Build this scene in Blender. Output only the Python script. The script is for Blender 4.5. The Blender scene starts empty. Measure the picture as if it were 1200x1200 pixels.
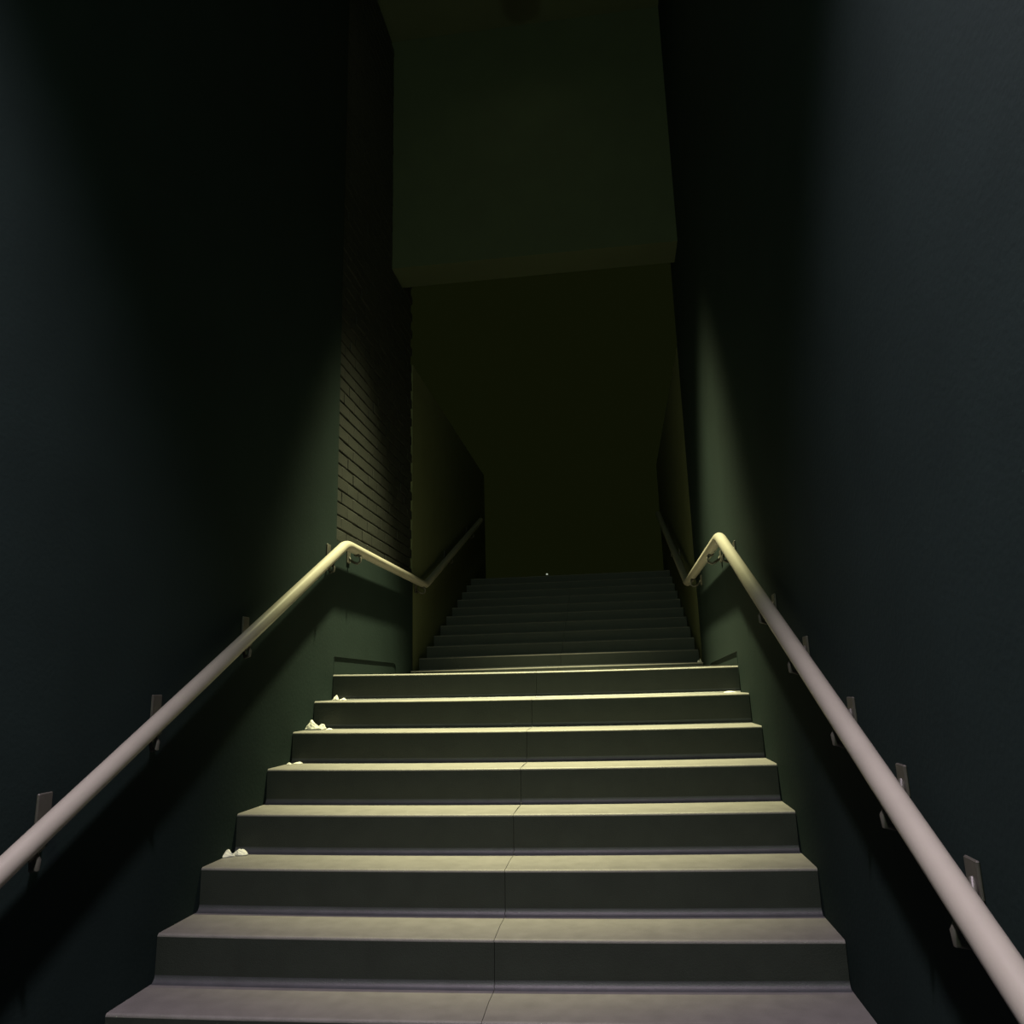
import bpy, bmesh, math, random
from mathutils import Vector, Matrix
random.seed(7)
scene = bpy.context.scene
col = scene.collection

# ------------------------------------------------------------------ camera
CAM = Vector((0.5465, 0.0, -0.1004)); F = 900.0
PITCH, YAW, ROLL = 0.2229, 0.1279, -0.0274
c, s = math.cos(YAW), math.sin(YAW); cp, sp = math.cos(PITCH), math.sin(PITCH)
fwd = Vector((-s*cp, c*cp, sp)); right0 = Vector((c, s, 0)); up0 = Vector((s*sp, -c*sp, cp))
cr, sr = math.cos(ROLL), math.sin(ROLL)
RX = right0*cr + up0*sr; UY = up0*cr - right0*sr
cam = bpy.data.cameras.new('camera'); cam.sensor_width = 36; cam.lens = 36*F/1200
cam.clip_start = .05; cam.clip_end = 200
co = bpy.data.objects.new('camera', cam); col.objects.link(co)
m = Matrix((RX, UY, -fwd)).transposed().to_4x4(); m.translation = CAM
co.matrix_world = m
scene.camera = co
def ray(px, py):
    return (fwd*F + RX*(px-600) - UY*(py-600)).normalized()
def at_y(px, py, y):            # point of the pixel ray on a plane across the stairs
    d = ray(px, py); return CAM + d*((y-CAM.y)/d.y)

# ------------------------------------------------------------------ world, lights, exposure
scene.view_settings.view_transform = 'Standard'
scene.view_settings.look = 'None'
scene.view_settings.exposure = 0.0
scene.view_settings.gamma = 1.0
scene.view_settings.use_curve_mapping = False
w = bpy.data.worlds.new('night_sky'); scene.world = w; w.use_nodes = True
bg = w.node_tree.nodes['Background']
bg.inputs[0].default_value = (0.0042, 0.0053, 0.0013, 1); bg.inputs[1].default_value = 1.0

def spot(name, loc, power, colr, deg, blend, rad):
    l = bpy.data.lights.new(name, 'SPOT'); l.energy = power; l.color = colr
    l.spot_size = math.radians(deg); l.spot_blend = blend; l.shadow_soft_size = rad
    o = bpy.data.objects.new(name, l); o.location = loc; col.objects.link(o)
    return o
LAMP_A = (0.0, 5.2, 5.76); LAMP_B = (0.0, 0.75, 4.0); FILL_C = (0.0, -2.8, 2.2)
spot('stair_lamp_light', LAMP_A, 12300, (1.0, 0.96, 0.51), 41.8, 1.0, 0.12)
lb = spot('passage_lamp_light', LAMP_B, 1550, (1.0, 0.83, 0.96), 94, 1.0, 0.12)
lb.rotation_euler.x = math.radians(-4)
pt = bpy.data.lights.new('fill_light', 'POINT'); pt.energy = 310; pt.color = (0.78, 1.0, 0.66); pt.shadow_soft_size = .16  # unseen fill lamp added behind the camera to brighten risers and bulkhead
ao = bpy.data.objects.new('fill_light', pt); ao.location = FILL_C; col.objects.link(ao)

# ------------------------------------------------------------------ helpers
def node_mat(name, base, rough=.5, var=.12, scale=8, bump=.0, bscale=120, dark=None, spec=.5, coat=0):
    mt = bpy.data.materials.new(name); mt.use_nodes = True
    nt = mt.node_tree; b = nt.nodes['Principled BSDF']
    tc = nt.nodes.new('ShaderNodeTexCoord')
    n = nt.nodes.new('ShaderNodeTexNoise'); n.inputs['Scale'].default_value = scale; n.inputs['Detail'].default_value = 6
    nt.links.new(tc.outputs['Object'], n.inputs['Vector'])
    r = nt.nodes.new('ShaderNodeValToRGB')
    lo = dark or tuple(x*(1-var) for x in base)
    r.color_ramp.elements[0].color = (*lo, 1); r.color_ramp.elements[0].position = .3
    r.color_ramp.elements[1].color = (*[min(1, x*(1+var)) for x in base], 1); r.color_ramp.elements[1].position = .7
    nt.links.new(n.outputs['Fac'], r.inputs['Fac']); nt.links.new(r.outputs['Color'], b.inputs['Base Color'])
    b.inputs['Roughness'].default_value = rough
    b.inputs['Specular IOR Level'].default_value = spec
    b.inputs['Coat Weight'].default_value = coat
    b.inputs['Coat Roughness'].default_value = .2
    if bump:
        n2 = nt.nodes.new('ShaderNodeTexNoise'); n2.inputs['Scale'].default_value = bscale; n2.inputs['Detail'].default_value = 4
        nt.links.new(tc.outputs['Object'], n2.inputs['Vector'])
        bp = nt.nodes.new('ShaderNodeBump'); bp.inputs['Strength'].default_value = bump; bp.inputs['Distance'].default_value = .004
        nt.links.new(n2.outputs['Fac'], bp.inputs['Height']); nt.links.new(bp.outputs['Normal'], b.inputs['Normal'])
    return mt
M_STAIR = node_mat('worn_grey_concrete', (.122, .1165, .112), .5, .10, 14, .35, 260, spec=.25)
M_RISER = node_mat('dark_grey_riser', (.0195, .0235, .0200), .5, .10, 10, .3, 220, spec=.35)  # riser faces darker than the treads
M_COVE = node_mat('cove_light_tone', (.036, .038, .043), .5, .15, 12, .3, 220)  # bluish tone puts the cool light on the coved bases into the colour
M_WALL = node_mat('dark_teal_wall_paint', (.0118, .0200, .0192), .85, .08, 3, .25, 60, spec=.05)
M_BRICK = node_mat('painted_brick', (.0062, .0084, .0058), .7, .18, 12, .6, 160)
M_UPPER = node_mat('lifted_upper_wall', (.11, .125, .07), .9, .05, 4, spec=.1)  # light put into the colour: pale so dark upper walls match the sky
M_MORTAR = node_mat('dark_mortar', (.006, .007, .005), .9, .15, 30)
M_RAIL = node_mat('cream_gloss_paint', (.275, .258, .225), .32, .04, 10, spec=.5)
M_BRACKET = node_mat('worn_bracket_metal', (.055, .053, .045), .45, .15, 30)
M_CEIL = node_mat('dark_ceiling_paint', (.031, .042, .020), .8, .08, 4)
M_PAPER = node_mat('white_paper', (.46, .455, .44), .75, .03, 30)
M_DARK = node_mat('dark_metal', (.03, .03, .03), .5, .1)
def lamp_mat(name, colr, st):
    mt = bpy.data.materials.new(name); mt.use_nodes = True; b = mt.node_tree.nodes['Principled BSDF']
    b.inputs['Base Color'].default_value = (.8, .8, .8, 1)
    b.inputs['Emission Color'].default_value = (*colr, 1); b.inputs['Emission Strength'].default_value = st
    return mt

def link(name, bm, mat, parent=None, smooth=False, kind=None, label=None, cat=None, group=None):
    me = bpy.data.meshes.new(name)
    bmesh.ops.recalc_face_normals(bm, faces=bm.faces)
    bm.to_mesh(me); bm.free()
    me.materials.append(mat)
    if smooth:
        for p in me.polygons: p.use_smooth = True
        me.set_sharp_from_angle(angle=math.radians(40))
    o = bpy.data.objects.new(name, me); col.objects.link(o)
    if parent is not None: o.parent = parent
    if name == 'step_slab':
        me.materials.append(M_RISER); me.materials.append(M_COVE)
        wn = o.modifiers.new('even_normals', 'WEIGHTED_NORMAL'); wn.keep_sharp = True; wn.weight = 100
    return tag(o, kind, label, cat, group)
def tag(o, kind=None, label=None, cat=None, group=None):
    if kind: o['kind'] = kind
    if label: o['label'] = label
    if cat: o['category'] = cat
    if group: o['group'] = group
    return o
def box(bm, x0, x1, y0, y1, z0, z1):
    v = [bm.verts.new(p) for p in ((x0,y0,z0),(x1,y0,z0),(x1,y1,z0),(x0,y1,z0),(x0,y0,z1),(x1,y0,z1),(x1,y1,z1),(x0,y1,z1))]
    for f in ((0,3,2,1),(4,5,6,7),(0,1,5,4),(1,2,6,5),(2,3,7,6),(3,0,4,7)): bm.faces.new([v[i] for i in f])
    return v
def prism(bm, poly, off):       # closed polygon swept by the vector off
    a = [bm.verts.new(p) for p in poly]; b = [bm.verts.new(Vector(p)+Vector(off)) for p in poly]
    n = len(a); bm.faces.new(a[::-1]); bm.faces.new(b)
    for i in range(n): bm.faces.new((a[i], a[(i+1) % n], b[(i+1) % n], b[i]))
def tube(bm, pts, r, seg=20, cap=True):
    pts = [Vector(p) for p in pts]; rings = []; ref = None
    for i, p in enumerate(pts):
        t = (pts[min(i+1, len(pts)-1)] - pts[max(i-1, 0)]).normalized()
        if ref is None:
            ref = Vector((1, 0, 0)) if abs(t.x) < .8 else Vector((0, 0, 1))
        a = (ref - t*ref.dot(t)).normalized(); b = t.cross(a); ref = a
        rr = r[i] if isinstance(r, (list, tuple)) else r
        rings.append([bm.verts.new(p + a*rr*math.cos(2*math.pi*k/seg) + b*rr*math.sin(2*math.pi*k/seg)) for k in range(seg)])
    for i in range(len(rings)-1):
        for k in range(seg):
            bm.faces.new((rings[i][k], rings[i][(k+1) % seg], rings[i+1][(k+1) % seg], rings[i+1][k]))
    if cap: bm.faces.new(rings[0][::-1]); bm.faces.new(rings[-1])
def empty(name, loc=(0, 0, 0)):
    o = bpy.data.objects.new(name, None); o.location = loc; o.empty_display_size = .1; col.objects.link(o); return o

# ------------------------------------------------------------------ dimensions
HW = 1.272; TAP = .0104
Y0 = 4.858; T = .30; H = .1651
DZ = [-.0071, -.0003, .0037, .0067, .0034, .0005, -.0051, -.0018]
TI = [-.0088, -.0072, -.0082, -.0044, -.0015, .0019, .0045, .0133]
DY = [.0028, .0021, .0029, .0014, -.0037, -.0033, -.0052, .0080]
SAG = .008; NSTEP = 11
Y1 = 6.776; T2 = .2967; H2 = .1215; Z1 = .0538; NUP = 11
CEIL = 6.10; FLOOR = -(NSTEP)*H
YB = -4.2; YTOP = Y1+(NUP-1)*T2; ZTOP = Z1+(NUP-1)*H2
BULK_Y = 6.15; BULK_Z = 3.64
def half(y): return HW + (TAP*(Y0-y)/2.1 if y < Y0 else 0)

# ------------------------------------------------------------------ the setting
def wall_panel(name, side, y0, y1, z0, z1, inset, thick=.25, mat=M_WALL):
    bm = bmesh.new()
    a, b = side*(half(y0)+inset), side*(half(y1)+inset); t = side*thick
    v = [bm.verts.new(p) for p in ((a,y0,z0),(b,y1,z0),(b+t,y1,z0),(a+t,y0,z0),(a,y0,z1),(b,y1,z1),(b+t,y1,z1),(a+t,y0,z1))]
    for f in ((0,3,2,1),(4,5,6,7),(0,1,5,4),(1,2,6,5),(2,3,7,6),(3,0,4,7)): bm.faces.new([v[i] for i in f])
    return link(name, bm, mat, kind='structure')
BRICK_Z = .889
wall_panel('wall_left', -1, YB, Y0+.012, FLOOR-.1, CEIL, 0)
wall_panel('wall_right', 1, YB, Y0+.012, FLOOR-.1, CEIL, 0)
YU = 6.85
wall_panel('wall_upper_left', -1, YU, 11.0, -.4, 3.0, .006, mat=M_UPPER)
wall_panel('wall_upper_right', 1, YU, 11.0, -.4, 3.0, .006, mat=M_UPPER)
wall_panel('wall_landing_right', 1, Y0+.012, YU, -.4, CEIL, 0.009)
wall_panel('wall_landing_left_lower', -1, Y0+.012, YU, -.4, BRICK_Z, 0.009)
wl = wall_panel('wall_landing_left', -1, Y0+.012, YU, BRICK_Z, CEIL, .034, .22, M_MORTAR)
bm = bmesh.new(); box(bm, -1.55, 1.55, BULK_Y, BULK_Y+.35, BULK_Z, CEIL+.2); link('wall_bulkhead', bm, M_CEIL, kind='structure')
bm = bmesh.new(); box(bm, -1.55, 1.55, YB, BULK_Y, CEIL, CEIL+.2); link('ceiling', bm, M_CEIL, kind='structure')
bm = bmesh.new(); box(bm, -1.55, 1.55, YB-.2, YB, FLOOR-.1, CEIL); link('wall_back', bm, M_WALL, kind='structure')
bm = bmesh.new(); box(bm, -1.30, 1.30, YB, Y0-(NSTEP-1)*T, FLOOR-.15, FLOOR); link('floor', bm, M_STAIR, kind='structure')
bm = bmesh.new(); box(bm, -HW, HW, Y0+T, Y1, -.25, -.004); link('floor_landing', bm, M_STAIR, kind='structure')
bm = bmesh.new(); box(bm, -8, 8, YTOP+T2, 34, ZTOP-.3, ZTOP); link('ground', bm, M_STAIR, kind='structure')

# bricks of the landing wall, one object each where they show
course = .0915; bl = .228; BH = course-.0115; BL = bl-.009
bmeshes = []
for k in range(6):
    bm = bmesh.new()
    box(bm, -.03, 0, 0, BL, 0, BH)
    bmesh.ops.bevel(bm, geom=[e for e in bm.edges], offset=.0035, segments=1, affect='EDGES')
    for v in bm.verts:
        v.co.y += random.uniform(-.0012, .0012); v.co.z += random.uniform(-.0012, .0012)
        if v.co.x > -.01: v.co.x += random.uniform(-.0015, .0015)
    bmesh.ops.recalc_face_normals(bm, faces=bm.faces)
    me = bpy.data.meshes.new('brick'); bm.to_mesh(me); bm.free(); me.materials.append(M_BRICK); bmeshes.append(me)
rest = bmesh.new(); nb = 0
ncourse = int((CEIL-BRICK_Z)/course)
for i in range(ncourse):
    z = BRICK_Z + .006 + i*course
    off = 0 if i % 2 == 0 else -bl/2
    for j in range(int((YU-Y0-.03)/bl)+1):
        y = Y0 + .016 + off + j*bl
        x = -HW - .011 + random.uniform(-.0022, .0022)
        if y < Y0+.012 and j == 0:                       # half brick against the plaster
            ya, yb = Y0+.016, y+BL
        else: ya, yb = y, y+BL
        yb = min(yb, YU)
        if yb-ya < .006: continue
        if z < 3.15 and nb < 296:
            nb += 1
            o = bpy.data.objects.new('brick', random.choice(bmeshes)); col.objects.link(o); o.parent = wl
            o.location = (x, ya, z); o.scale.y = (yb-ya)/BL
        else:
            box(rest, x-.03, x, ya, yb, z, z+BH)
link('brickwork', rest, M_BRICK, wl, kind='stuff')

# skirtings on the landing, recessed under the plaster, whose lower edge falls away to the floor
for side, nm, za, zb in ((-1, 'left', .118, .110), (1, 'right', .070, .034)):
    EDGE = [(Y0+.012, za-.008), (Y0+.025, za), (Y0+1.38, zb), (Y0+1.43, zb-.008), (Y0+1.455, zb-.03), (Y0+1.465, -.10), (YU, -.10)]
    bm = bmesh.new()
    prism(bm, [(side*(HW+.007), y, z) for y, z in [(Y0+.012, -.4), (Y0+1.6, -.4), (Y0+1.6, .16), (Y0+.012, .16)]], (side*.2, 0, 0))
    tube(bm, [(side*(HW+.004), Y0+.016, -.004), (side*(HW+.004), Y0+.016, za-.008)], .007, 10)
    link('baseboard_'+nm, bm, M_WALL, kind='structure', smooth=False)
    bm = bmesh.new()
    top = BRICK_Z if side < 0 else CEIL
    for (ya, za), (yb_, zb_) in zip(EDGE[:-1], EDGE[1:]):
        prism(bm, [(side*HW, ya, za), (side*HW, yb_, zb_), (side*HW, yb_, top), (side*HW, ya, top)], (side*.006, 0, 0))
    bmesh.ops.remove_doubles(bm, verts=bm.verts, dist=1e-5)
    link('wall_landing_left_plaster' if side < 0 else 'wall_landing_right_plaster', bm, M_WALL, kind='structure')

# ------------------------------------------------------------------ stairs
JOINT = .043
def slab(bm, k, y, t, xa, xb, zfun, zlow, zbot, inner=None, cove=.026, nose=.011, seg=10):
    """one half of a step: tread, rounded nosing, riser and cove, solid down to zbot"""
    def prof(x):
        z = zfun(x); zl = zlow(x)
        P = [(y+t, zbot), (y+t, z), (y+t*.55, z)]
        for a in range(5):
            an = math.pi/2*a/4
            P.append((y+nose-nose*math.sin(an), z-nose+nose*math.cos(an)))
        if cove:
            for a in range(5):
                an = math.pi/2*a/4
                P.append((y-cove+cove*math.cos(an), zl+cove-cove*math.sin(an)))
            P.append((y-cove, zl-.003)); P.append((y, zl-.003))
        P.append((y, zbot))
        return P
    ri = 7
    rings = []
    for i in range(seg+1):
        x = xa+(xb-xa)*i/seg
        P = prof(x)
        wob = 0
        ring = []
        for n, (py, pz) in enumerate(P):
            dx = 0
            if inner is not None and ((inner == 1 and i == seg) or (inner == -1 and i == 0)):
                rr = random.Random(k*50+n); dx = rr.uniform(-.002, .002)*0+[0,.003,-.002,.004][n%4]*.6
            ring.append(bm.verts.new((x+dx, py, pz)))
        rings.append(ring)
    n = len(rings[0])
    for i in range(seg):
        for q in range(n):
            f = bm.faces.new((rings[i][q], rings[i][(q+1) % n], rings[i+1][(q+1) % n], rings[i+1][q]))
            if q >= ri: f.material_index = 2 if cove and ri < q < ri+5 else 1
    bm.faces.new(rings[0][::-1]); bm.faces.new(rings[-1])
def zlow_fn(k):
    if k >= NSTEP: return lambda x: FLOOR
    dz = DZ[k] if k < 8 else 0; ti = TI[k] if k < 8 else .008
    return lambda x: -k*H + dz + ti*x/HW - SAG*(1-(x/HW)**2)
st = empty('staircase', (0, Y0-(NSTEP-1)*T, FLOOR))
tag(st, label='wide lower flight of grey concrete steps, brightly lit, rising from the foreground to the landing', cat='stairs')
for k in range(NSTEP):
    y = Y0-k*T+(DY[k] if k < 8 else 0)
    yn = Y0-(k-1)*T+(DY[k-1] if 0 < k <= 8 else 0) if k > 0 else Y0+T
    for (xa, xb, inner) in ((-half(y)+.003, JOINT-.001, 1), (JOINT+.001, half(y)-.003, -1)):
        bm = bmesh.new()
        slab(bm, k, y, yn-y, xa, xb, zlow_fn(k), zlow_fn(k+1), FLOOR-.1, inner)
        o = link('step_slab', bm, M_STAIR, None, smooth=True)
        o.parent = st; o.matrix_parent_inverse = Matrix.Translation(st.location).inverted()
st2 = empty('staircase', (0, Y1, 0))
tag(st2, label='upper flight of grey concrete steps beyond the landing, fading into darkness', cat='stairs')
for k in range(NUP):
    y = Y1+k*T2; z = Z1+k*H2; zl = -.004 if k == 0 else z-H2
    for (xa, xb, inner) in ((-HW+.003, JOINT-.001, 1), (JOINT+.001, HW-.003, -1)):
        bm = bmesh.new()
        slab(bm, 100+k, y, T2, xa, xb, lambda x: z, lambda x: zl, -.3, inner, cove=.012 if k == 0 else .018, seg=4)
        o = link('step_slab', bm, M_STAIR, None, smooth=True)
        o.parent = st2; o.matrix_parent_inverse = Matrix.Translation(st2.location).inverted()

# ------------------------------------------------------------------ handrails
RO = .07; RR = .0335
def arc_join(a, b, cc, r=.07, n=8):
    """points rounding the corner b between a and cc"""
    a, b, cc = Vector(a), Vector(b), Vector(cc)
    p, q = b+(a-b).normalized()*r, b+(cc-b).normalized()*r
    return [(p*(1-t)**2 + b*2*t*(1-t) + q*t*t) for t in [i/n for i in range(n+1)]]
def handrail(side, yb, zb, sl, yend, plates, flat_br, up_br, label):
    root = empty('handrail', (side*HW, yb, zb-.85))
    tag(root, label=label, cat='handrail', group=None)
    inv = Matrix.Translation(root.location).inverted()
    def par(o, p=root):
        o.parent = p
        o.matrix_parent_inverse = inv if p is root else p.matrix_world.inverted()
        return o
    x = side*(HW-RO); ylow = .55; 
    def zr(y):
        if y <= yb: return zb-(yb-y)*sl
        if y <= yend: return zb
        return zb+(y-yend)*H2/T2
    pl, pb, pe, pt = (x, ylow, zr(ylow)), (x, yb, zb), (x, yend, zb), (x, 10.2, zr(10.2))
    # the lower end turns in to the wall
    pts = [(side*(half(ylow)), ylow-.03, zr(ylow)), *arc_join((side*half(ylow), ylow-.03, zr(ylow)), (x-side*.002, ylow-.03, zr(ylow-.03)), pl, .04)]
    for i in range(1, 24):
        y = ylow+.06+(yb-.16-ylow-.06)*i/24; pts.append((x, y, zr(y)))
    pts += arc_join(pl, pb, pe, .075, 10)
    for i in range(1, 10): pts.append((x, yb+.12+(yend-yb-.24)*i/10, zb))
    pts += arc_join(pb, pe, pt, .08)
    for i in range(1, 11): pts.append((x, yend+.12+(10.2-yend-.12)*i/10, zr(yend+.12+(10.2-yend-.12)*i/10)))
    bm = bmesh.new(); tube(bm, pts, RR, 24)
    par(link('rail', bm, M_RAIL, None, smooth=True))
    for y in list(plates)+list(flat_br)+list(up_br):
        z = zr(y); h = half(y); wx = side*h
        bm = bmesh.new()                       # bent rod from the plate, down under the rail and up to it
        sw = .13 if y < yb else 0.0             # on the slope the rod sweeps downhill to its saddle
        ys = y-sw; zs = zr(ys); sk = sl if y < yb else 0
        pts = [(wx-side*.008, y, z-.045), (wx-side*.020, y-sw*.2, z-.066-.2*sw*sk), (wx-side*.042, y-sw*.6, z-.082-.6*sw*sk), (x+side*.006, ys+.012, zs-.090+.012*sk),
               (x-side*.020, ys, zs-.078), (x-side*.022, ys, zs-.055), (x-side*.010, ys, zs-RR-.002)]
        tube(bm, pts, .0085, 10)
        prism(bm, [(x-.018, ys-.03, zs-RR-.006-.03*sk), (x+.018, ys-.03, zs-RR-.006-.03*sk), (x+.018, ys-.03, zs-RR+.004-.03*sk), (x-.018, ys-.03, zs-RR+.004-.03*sk)], (0, .06, .06*sk))
        br = par(link('bracket', bm, M_BRACKET, None, smooth=True))
        bm = bmesh.new()
        xs = wx-side*.009; xw = wx
        box(bm, min(xs, xw), max(xs, xw), y-.032, y+.032, z-.085, z+(.052 if side < 0 else -.004))
        bmesh.ops.bevel(bm, geom=[e for e in bm.edges], offset=.003, segments=1, affect='EDGES')
        p = link('wall_plate', bm, M_BRACKET)
        p.parent = br
    return root, x, zr
LBR = [1.30, 2.36, 2.93, 3.64, 4.72]; RBR = [1.30, 1.90, 2.26, 2.64, 3.14, 3.64, 4.59]
handrail(-1, 4.8575, .8502, .5179, 7.05, LBR, [5.10, 6.95], [8.2, 9.5],
         'left cream tubular handrail climbing the left wall below the brickwork')
_, xr, zrr = handrail(1, 4.6914, .7463, .441, 6.9, RBR, [5.17, 6.4], [8.2, 9.5],
         'right cream tubular handrail climbing the plain right wall')

# ------------------------------------------------------------------ litter
def paper(name, loc, sx, sy, sz, seed, label, cat='litter', n=2, rz=0, peak=(0, 0)):
    """a torn, crumpled sheet: sharp folds, a raised peak and a ragged outline, thin but solid"""
    rnd = random.Random(seed)
    bm = bmesh.new(); N = 5 + 2*n; rag = [rnd.uniform(.72, 1.12) for _ in range(12)]
    folds = [(rnd.uniform(0, math.pi), rnd.uniform(-.6, .6), rnd.uniform(.25, .6)) for _ in range(4)]
    def height(u, v):
        h = .30+.62*max(0, 1-1.05*math.hypot(u-peak[0], v-peak[1]))
        for an, of, am in folds:
            d = abs(u*math.cos(an)+v*math.sin(an)-of); h += 1.1*am*max(0, .35-d)
        return h
    grid = {}
    for r in range(N):
        rr = r/(N-1); k = 1 if r == 0 else 12
        for a_ in range(k):
            an = 2*math.pi*a_/12 + rr*.5; q = rr*rag[a_]
            u, v = q*math.cos(an), q*math.sin(an)
            z = (height(u, v)+rnd.uniform(-.07, .10))*(1-.62*rr**5)
            grid[r, a_] = bm.verts.new((u*sx*1.12, v*sy*1.1, max(.02, z)*sz))
    for r in range(1, N):
        for a_ in range(12):
            b_ = (a_+1) % 12
            if r == 1: bm.faces.new((grid[0, 0], grid[1, a_], grid[1, b_]))
            else: bm.faces.new((grid[r-1, a_], grid[r, a_], grid[r, b_], grid[r-1, b_]))
    rim = [grid[N-1, a_] for a_ in range(12)]
    low = [bm.verts.new((v.co.x*.96, v.co.y*.96, 0)) for v in rim]
    for i in range(12): bm.faces.new((rim[i], low[i], low[(i+1) % 12], rim[(i+1) % 12]))
    bm.faces.new(low[::-1])
    bmesh.ops.rotate(bm, verts=bm.verts, cent=(0, 0, 0), matrix=Matrix.Rotation(rz, 3, 'Z'))
    o = link(name, bm, M_PAPER, label=label, cat=cat)
    o.location = (loc[0], loc[1], loc[2]+.0006)
    return o
def on_step(k, px, back):       # on tread k, 'back' metres behind its nosing, at image column px
    y = Y0-k*T+(DY[k] if 0 <= k < 8 else 0)+back
    p = at_y(px, 900, y)
    for _ in range(4):
        z = zlow_fn(k)(p.x)
        # re-aim so that the column is met at this height
        v = Vector((p.x, y, z))-CAM
        cur = 600+F*v.dot(RX)/v.dot(fwd)
        p = Vector((p.x+(px-cur)*v.dot(fwd)/F, y, z))
    return Vector((p.x, y, zlow_fn(k)(p.x)))
paper('paper_scrap', on_step(5, 266, .21), .032, .022, .022, 3, 'white crumpled paper scrap nearest the left wall, lower of the littered steps', rz=.5)
paper('paper_scrap', on_step(5, 282, .25), .036, .024, .026, 8, 'white folded paper scrap against the riser, right of another scrap on the lowest littered step')
paper('crumpled_tissue', on_step(2, 368, .17), .046, .036, .050, 21, 'largest cream crumpled tissue, on the third step below the landing by the left wall', n=3, peak=(-.3, 0))
paper('paper_scrap', on_step(2, 377, .22), .026, .022, .034, 5, 'rounded cream tissue lump touching the right side of the largest crumpled tissue')
paper('paper_scrap', on_step(2, 385.5, .21), .020, .014, .009, 12, 'flat cream paper shred just right of the crumpled tissues')
paper('paper_scrap', on_step(3, 339, .22), .014, .012, .009, 14, 'tiny white paper scrap in the left corner of the fourth step below the landing')
paper('paper_scrap', on_step(3, 349, .27), .024, .012, .008, 15, 'thin pale paper shred against the riser on the fourth step below the landing')
paper('paper_scrap', on_step(1, 393.5, .26), .020, .016, .026, 16, 'small pointed white paper scrap at the left end of the step just below the landing')
paper('paper_scrap', on_step(1, 402, .27), .024, .014, .010, 17, 'flat white paper shred right of the pointed scrap below the landing')
paper('paper_scrap', on_step(1, 856, .27), .040, .014, .008, 18, 'flat pale paper shred at the right end of the step just below the landing')
for i, (px, py, yy, sd) in enumerate(((829.5, 781, 5.9, 31), (831.8, 779.5, 6.0, 33))):
    paper('foil_scrap', ((1.235, 1.252)[i], (Y1+.03, Y1+.05)[i], Z1), .011, .010, (.016, .024)[i], sd, ('tiny bright foil scrap, lower of two at the right end of the first upper step', 'tiny bright foil scrap, higher of two at the right end of the first upper step')[i])

# ------------------------------------------------------------------ ceiling lamps (above the frame), an added fill globe and a far lamp post
for (lx, ly, lz), colr, lab in ((LAMP_A, (1, .96, .51), 'dark drum pendant lamp above the landing edge'), (LAMP_B, (1, .83, .95), 'dark drum pendant lamp above the lower stairs')):
    zt = lz+.14
    r_ = empty('pendant_lamp', (lx, ly, zt)); tag(r_, label=lab, cat='lamp')
    bm = bmesh.new()
    a = [(.02, .0), (.17, -.005), (.17, -.13), (.165, -.13), (.16, -.02), (.02, -.015)]
    rings = [[bm.verts.new((rr*math.cos(t*math.pi/12), rr*math.sin(t*math.pi/12), zz)) for t in range(24)] for rr, zz in a]
    for i in range(len(a)-1):
        for t in range(24): bm.faces.new((rings[i][t], rings[i][(t+1) % 24], rings[i+1][(t+1) % 24], rings[i+1][t]))
    link('shade', bm, M_DARK, r_, smooth=True)
    bm = bmesh.new(); tube(bm, [(0, 0, -.012), (0, 0, CEIL-zt)], .012, 10); link('stem', bm, M_DARK, r_, smooth=True)
    bm = bmesh.new(); bmesh.ops.create_cone(bm, cap_ends=True, segments=24, radius1=.15, radius2=.15, depth=.012)
    bmesh.ops.translate(bm, verts=bm.verts, vec=(0, 0, -.05))
    link('lens', bm, lamp_mat('lit_lens', colr, 4), r_)
r_ = empty('fill_globe', (FILL_C[0], FILL_C[1], FILL_C[2]+.33)); tag(r_, label='added glowing fill globe, unseen behind the camera', cat='lamp')  # invented fixture for the fill light
bm = bmesh.new(); bmesh.ops.create_uvsphere(bm, u_segments=20, v_segments=12, radius=.14); link('globe', bm, lamp_mat('lit_fill_globe', (.78, 1, .66), 3), r_, smooth=True)
bm = bmesh.new(); tube(bm, [(0, 0, .13), (0, 0, CEIL-FILL_C[2]-.33)], .012, 10); link('stem', bm, M_DARK, r_, smooth=True)
YP = 30; p = at_y(641, 673, YP)
lp = empty('lamp_post', (p.x, YP, ZTOP)); tag(lp, label='tiny distant lamp glowing alone in the dark above the top steps', cat='lamp')
hgt = p.z-ZTOP
bm = bmesh.new(); tube(bm, [(0, 0, 0), (0, 0, .3), (0, 0, .31), (0, 0, hgt-.07)], [.05, .05, .03, .022], 10); link('pole', bm, M_DARK, lp, smooth=True)
bm = bmesh.new(); bmesh.ops.create_uvsphere(bm, u_segments=16, v_segments=10, radius=.04); bmesh.ops.translate(bm, verts=bm.verts, vec=(0, 0, hgt))
link('lamp_globe', bm, lamp_mat('lit_globe', (.9, 1, .8), .35), lp, smooth=True)
bm = bmesh.new(); bmesh.ops.create_cone(bm, cap_ends=True, segments=12, radius1=.03, radius2=.035, depth=.06); bmesh.ops.translate(bm, verts=bm.verts, vec=(0, 0, hgt-.06)); link('collar', bm, M_DARK, lp)
